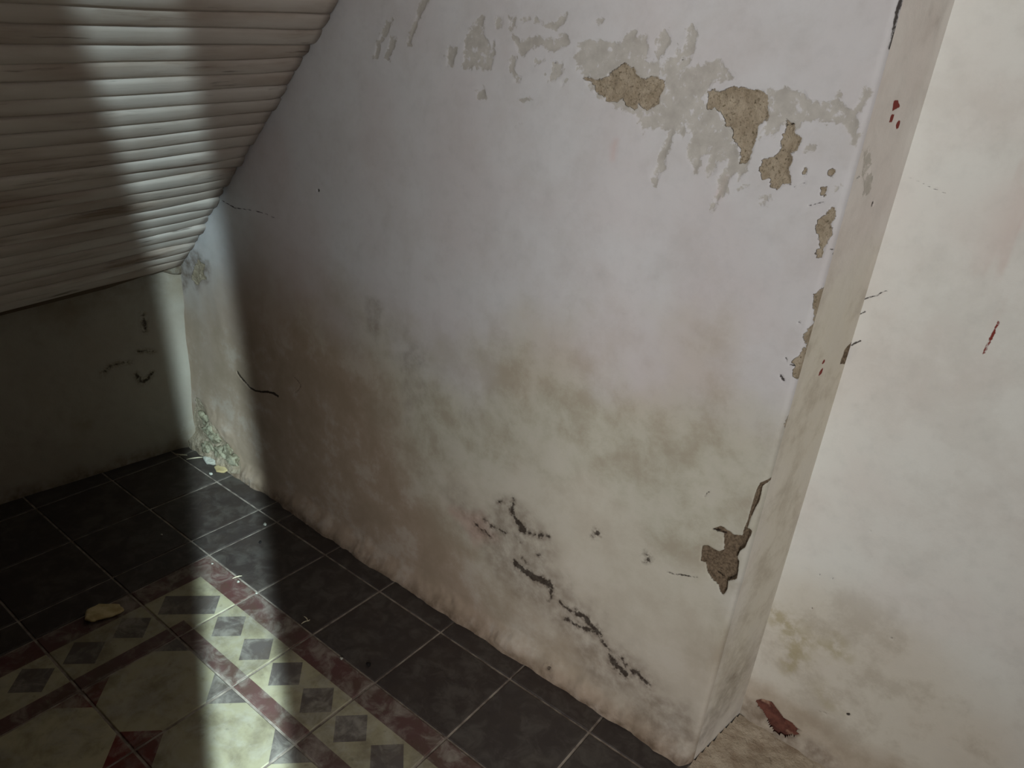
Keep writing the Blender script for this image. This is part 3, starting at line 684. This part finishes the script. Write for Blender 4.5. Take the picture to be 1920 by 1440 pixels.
# ------------------------------------------------------------------ loose things on the floor
s = NT('cream_flake'); co = s.coord()
c = s.mix(s.step(s.noise(co, 35, 5), 0.35, 0.7), lin(206, 190, 146), lin(170, 150, 108))
M_FLAKE = s.done(c, 0.85, s.bump(s.noise(co, 80, 5), 0.5, 0.003))
s = NT('white_plaster_chunk'); co = s.coord()
c = s.mix(s.step(s.noise(co, 60, 5), 0.35, 0.7), lin(214, 214, 204), lin(168, 166, 152))
M_CHUNK = s.done(c, 0.9, s.bump(s.noise(co, 120, 5, 0.65), 0.9, 0.005))
s = NT('pale_straw'); M_STRAW = s.done(lin(206, 196, 170), 0.7)
s = NT('dark_droppings'); M_BLACK = s.done(lin(24, 20, 18), 0.8)
def flake(name, P, th, mat, lift=0.0, tilt=(0, 0), seed=0, z=0.0):
    """irregular slab from an outline on the floor; own origin at its centre"""
    r = random.Random(seed)
    Q = [on_z(*p, z)[:2] for p in P]; c = np.mean(Q, 0)
    R = []
    for a, b in zip(Q, Q[1:]+Q[:1]):
        for t in (0, 0.34, 0.67): R.append(a+(b-a)*t - c + np.array([r.uniform(-1, 1), r.uniform(-1, 1)])*np.linalg.norm(b-a)*0.05)
    n = len(R); V = []
    for k, (sc, h) in enumerate(((0.94, 0.0), (1.0, th*0.4), (0.97, th*0.85), (0.86, th), (0.45, th*1.05))):
        for p in R: V.append((p[0]*sc, p[1]*sc, h + r.uniform(-.06, .06)*th))
    V.append((0, 0, th*1.08)); V.append((0, 0, 0)); Fc = []
    for k in range(4):
        for i in range(n): Fc.append((k*n+i, k*n+(i+1) % n, (k+1)*n+(i+1) % n, (k+1)*n+i))
    for i in range(n):
        Fc.append((4*n+i, 4*n+(i+1) % n, 5*n)); Fc.append(((i+1) % n, i, 5*n+1))
    o = mesh_obj(name, V, Fc, mat)
    bpy.context.view_layer.update()
    E = Matrix.Rotation(tilt[0], 3, 'X') @ Matrix.Rotation(tilt[1], 3, 'Y')
    zmin = min((E @ Vector(v)).z for v in V)
    o.rotation_euler = E.to_euler(); o.location = (c[0], c[1], z - zmin + lift)
    return o
K2 = lambda L: pts(0, 1050, .27082, L)
o = flake('plaster_flake', K2([(590, 455), (600, 380), (685, 315), (830, 318), (868, 362), (780, 415), (690, 445), (640, 468)]), 0.007, M_FLAKE, 0.0, (-0.16, -0.10), 3)
tag(o, 'large cream plaster flake lying alone on the dark border tiles', 'plaster flake')
o = flake('plaster_chunk', [(430, 872), (433, 864), (442, 862), (448, 870), (453, 878), (446, 884), (434, 883)], 0.022, M_CHUNK, 0.0, (0.1, 0.1), 5)
tag(o, 'bright white plaster chunk at the foot of the crumbled corner', 'plaster chunk')
o = flake('plaster_flake', [(401, 878), (412, 874), (426, 875), (430, 882), (420, 888), (406, 886)], 0.006, M_FLAKE, 0.0, (0.03, 0.02), 6)
tag(o, 'small flat cream flake beside the white plaster chunk', 'plaster flake')
o = flake('plaster_flake', [(380, 862), (396, 858), (412, 864), (406, 874), (388, 872)], 0.010, M_CHUNK, 0.0, (0.1, 0.0), 8)
tag(o, 'rough greyish plaster flake lying against the crumbled corner', 'plaster flake')
def straw(name, A, B, rad, mat, lift=0.0, bow=0.0):
    a = np.append(A[:2], rad+lift); b = np.append(B[:2], rad+lift); c = (a+b)/2
    d = b-a; n = np.array([-d[1], d[0], 0]); V = []; Fc = []; NL = 6
    for i in range(NL+1):
        t = i/NL; p = a+d*t - c + n*bow*math.sin(math.pi*t); rr = rad*(0.35+0.65*math.sin(math.pi*min(max(t, .08), .92)))
        for j in range(6):
            an = math.pi*j/3; V.append(p + rr*math.cos(an)*n/np.linalg.norm(n) + np.array([0, 0, rr*math.sin(an)]))
    for i in range(NL):
        for j in range(6): Fc.append((i*6+j, i*6+(j+1) % 6, (i+1)*6+(j+1) % 6, (i+1)*6+j))
    Fc += [tuple(range(5, -1, -1)), tuple(range(NL*6, NL*6+6))]
    o = mesh_obj(name, V, Fc, mat); o.location = tuple(c)
    return o
tag(straw('splinter', on_z(350, 863), on_z(380, 859), 0.0022, M_STRAW, 0.001, 0.05), 'longer pale splinter on the dark tiles in the far corner', 'splinter', 'splinters in the corner')
tag(straw('splinter', on_z(331, 853), on_z(351, 855), 0.0022, M_STRAW, 0.001, -0.04), 'shorter pale splinter touching the foot of the end wall', 'splinter', 'splinters in the corner')
tag(straw('straw_bit', on_z(436, 1086), on_z(454, 1081), 0.0016, M_STRAW, 0.0005, 0.1), 'tiny pale straw lying across the joint of two dark tiles', 'straw')
t = bpy.data.objects.new('straw_bit', None); COL.objects.link(t); t.location = tuple(on_z(572, 1163))
for nm, a, b in (('stem', (565, 1171), (577, 1165)), ('fork', (570, 1157), (577, 1165)), ('fork', (581, 1163), (576, 1166))):
    o = straw(nm, on_z(*a), on_z(*b), 0.0013, M_STRAW, 0.0006, 0.1); o.parent = t; o.location = Vector(o.location)-t.location
tag(t, 'small forked pale straw on the dark tile beside the red border', 'straw')
def crumb(name, px, py, r, mat, label, cat, seed, group=None):
    p = on_z(px, py)
    o = lump(name, (0, 0, 0), (r, r*0.8, r*0.6), seed, mat, None, 5, 0.5)
    zm = min(v.co.z for v in o.data.vertices); o.location = (p[0], p[1], -zm-0.0004)
    tag(o, label, cat, group)
crumb('pellet', 691, 1247, 0.0055, M_BLACK, 'round black dropping on the dark tile next to the red border stripe', 'dropping', 1)
crumb('pellet', 488, 1018, 0.0045, M_BLACK, 'black dropping on the dark tile in the shaft of light', 'dropping', 2)
for i, (a, b, r, lb) in enumerate(((497, 985, .0055, 'pale plaster crumb lying in the middle of a dark corner tile'), (481, 1113, .003, 'tiny pale crumb where four tile joints meet beside the patterned border'),
        (447, 1092, .004, 'pale plaster crumb pressed into the joint beside the tiny straw'), (398, 1058, .003, 'tiny pale crumb in the bright joint at the corner of the border'),
        (303, 1003, .003, 'tiny pale crumb on the unlit dark tiles before the end wall'), (640, 1236, .004, 'pale plaster crumb on the joint between dark tile and red stripe'))):
    crumb('plaster_crumb', a, b, r, M_CHUNK, lb, 'plaster crumb', 30+i, 'crumbs on the dark border')
for i, (a, b, r, lb) in enumerate(((462, 893, .007, 'largest pale plaster crumb against the wall foot beside the crumbled corner'), (472, 905, .006, 'middle one of three pale crumbs in a line along the wall foot'),
        (492, 912, .005, 'pale plaster crumb at the wall foot farthest from the crumbled corner'), (395, 890, .006, 'pale plaster crumb in front of the small flat cream flake'), (444, 894, .005, 'pale plaster crumb in front of the bright white plaster chunk'))):
    crumb('plaster_crumb', a, b, r, M_CHUNK, lb, 'plaster crumb', 40+i, 'crumbs at the corner')

# ------------------------------------------------------------------ the hall behind the photographer
s = NT('hall_plaster'); co = s.coord()
M_HALL = s.done(s.mix(s.step(s.noise(co, 4, 4), 0.3, 0.7), lin(104, 96, 86), lin(86, 78, 70)), 0.9)
s = NT('dark_wood'); co = s.coord()
M_WOOD = s.done(s.mix(s.step(s.noise(s.mapping(co, (1, 1, 0.08)), 30, 5), 0.3, 0.7), lin(92, 66, 46), lin(60, 42, 30)), 0.6)
ZC = 2.72
# partition with the opening through which the photo is taken; its edge stands left of the camera
PE = np.array([1.82, -1.22]); PA = np.array([-0.22, -1.62])
pd = (PA-PE)/np.linalg.norm(PA-PE); pn = np.array([-pd[1], pd[0]])
if pn[1] > 0: pn = -pn
def pm(p): return (PE[0]+pd[0]*p[0]+pn[0]*p[1], PE[1]+pd[1]*p[0]+pn[1]*p[1], p[2])
wf = box('wall_front', (0, 0, 0), (np.linalg.norm(PA-PE), 0.09, ZC), M_HALL, None, pm)
tag(wf, 'thin plaster partition closing the space under the stairs', 'wall', kind='structure')
s = NT('pale_bounce_floor'); co = s.coord()  # added pale surface, out of view, bounces light up to the sloping ceiling
M_BOUNCE = s.done(s.mix(s.step(s.noise(co, 6, 4), 0.3, 0.7), lin(214, 208, 196), lin(192, 184, 170)), 0.7)
fh = box('floor_bounce', (1.75, YF0, -0.004), (HX, gy(NV)-0.25, 0.0), M_BOUNCE); tag(fh, 'pale slab added on the hall floor to bounce light upwards', 'floor', kind='structure')
# outer walls
T = 0.42
sw = (slit_pt((HX-SLIT0[0])/BM[0], 0, 0))[1]
def hall_box(name, lo, hi, label):
    o = box(name, lo, hi, M_HALL); tag(o, label, 'wall', kind='structure'); return o
# wall with the wide window and the slit added for the light shaft: pieces of one mesh
import bmesh
bm = bmesh.new()
def addbox(corners):
    v = [bm.verts.new(c) for c in corners]
    for fidx in ((0, 1, 3, 2), (4, 6, 7, 5), (0, 4, 5, 1), (2, 3, 7, 6), (0, 2, 6, 4), (1, 5, 7, 3)): bm.faces.new([v[i] for i in fidx])
def prism(q4, z0, z1):      # four plan points (a b c d) around, between two heights
    a, b, c, d = q4
    addbox([(*a, z0), (*a, z1), (*b, z0), (*b, z1), (*d, z0), (*d, z1), (*c, z0), (*c, z1)])
EX = 0.0152
d0 = D0; d1 = D0+DL+0.05
def leanprism(q4, z0, z1):      # plan points as functions of the height
    a, b, c, d = q4
    g = lambda p, z: (*(p(z) if callable(p) else p), z)
    addbox([g(a, z0), g(a, z1), g(b, z0), g(b, z1), g(d, z0), g(d, z1), g(c, z0), g(c, z1)])
P0 = lambda z: tuple(slit_pt(d0, EX/2, z)[:2])
P1 = lambda z: tuple(slit_pt(d1, EX/2, z)[:2])
Q0 = lambda z: tuple(slit_pt(d0, -EX/2, z)[:2])
Q1 = lambda z: tuple(slit_pt(d1, -EX/2, z)[:2])
leanprism([(HX, 0.3), P0, P1, (HX+T, 0.3)], 0, ZC)
leanprism([Q0, (HX, WIN_Y1), (HX+T, WIN_Y1), Q1], 0, ZC)
leanprism([P0, Q0, Q1, P1], 0, 1.15)
leanprism([P0, Q0, Q1, P1], 2.3, ZC)
prism([(HX, WIN_Y1), (HX, WIN_Y0), (HX+0.3, WIN_Y0), (HX+0.3, WIN_Y1)], 0, WIN_Z0)
prism([(HX, WIN_Y1), (HX, WIN_Y0), (HX+0.3, WIN_Y0), (HX+0.3, WIN_Y1)], WIN_Z1, ZC)
prism([(HX, WIN_Y0), (HX, YF0), (HX+0.3, YF0), (HX+0.3, WIN_Y0)], 0, ZC)
bmesh.ops.recalc_face_normals(bm, faces=bm.faces)
me = bpy.data.meshes.new('wall_hall'); bm.to_mesh(me); bm.free(); me.materials.append(M_HALL)
wh = bpy.data.objects.new('wall_hall', me); COL.objects.link(wh)
tag(wh, 'hall wall with a wide window and a deep slit added for the light shaft', 'wall', kind='structure')
hall_box('wall_far', (XF0, YF0-0.1, 0), (HX+0.3, YF0, ZC), 'hall wall far behind the photographer')
hall_box('wall_side', (XF0-0.1, YF0, 0), (XF0, -1.95, ZC), 'hall wall beside the stairs')
c2 = box('ceiling_hall', (XF0-0.1, YF0-0.1, ZC), (HX+0.7, 0.35, ZC+0.1), M_HALL); tag(c2, 'flat plaster ceiling of the hall', 'ceiling', kind='structure')
win = bpy.data.objects.new('window_1', None); COL.objects.link(win); win.location = (HX, (WIN_Y0+WIN_Y1)/2, WIN_Z0)
tag(win, 'wide wooden framed window in the hall wall', 'window', kind='structure')
for nm, lo, hi in (('window_sill', (HX-0.06, WIN_Y0-0.05, WIN_Z0-0.04), (HX-0.001, WIN_Y1+0.05, WIN_Z0)), ('window_head', (HX-0.04, WIN_Y0-0.05, WIN_Z1), (HX-0.001, WIN_Y1+0.05, WIN_Z1+0.05)),
                   ('window_jamb', (HX-0.04, WIN_Y0-0.05, WIN_Z0), (HX-0.001, WIN_Y0, WIN_Z1)), ('window_jamb', (HX-0.04, WIN_Y1, WIN_Z0), (HX-0.001, WIN_Y1+0.05, WIN_Z1))):
    o = box(nm, tuple(np.array(lo)-np.array(win.location)), tuple(np.array(hi)-np.array(win.location)), M_WOOD, win)
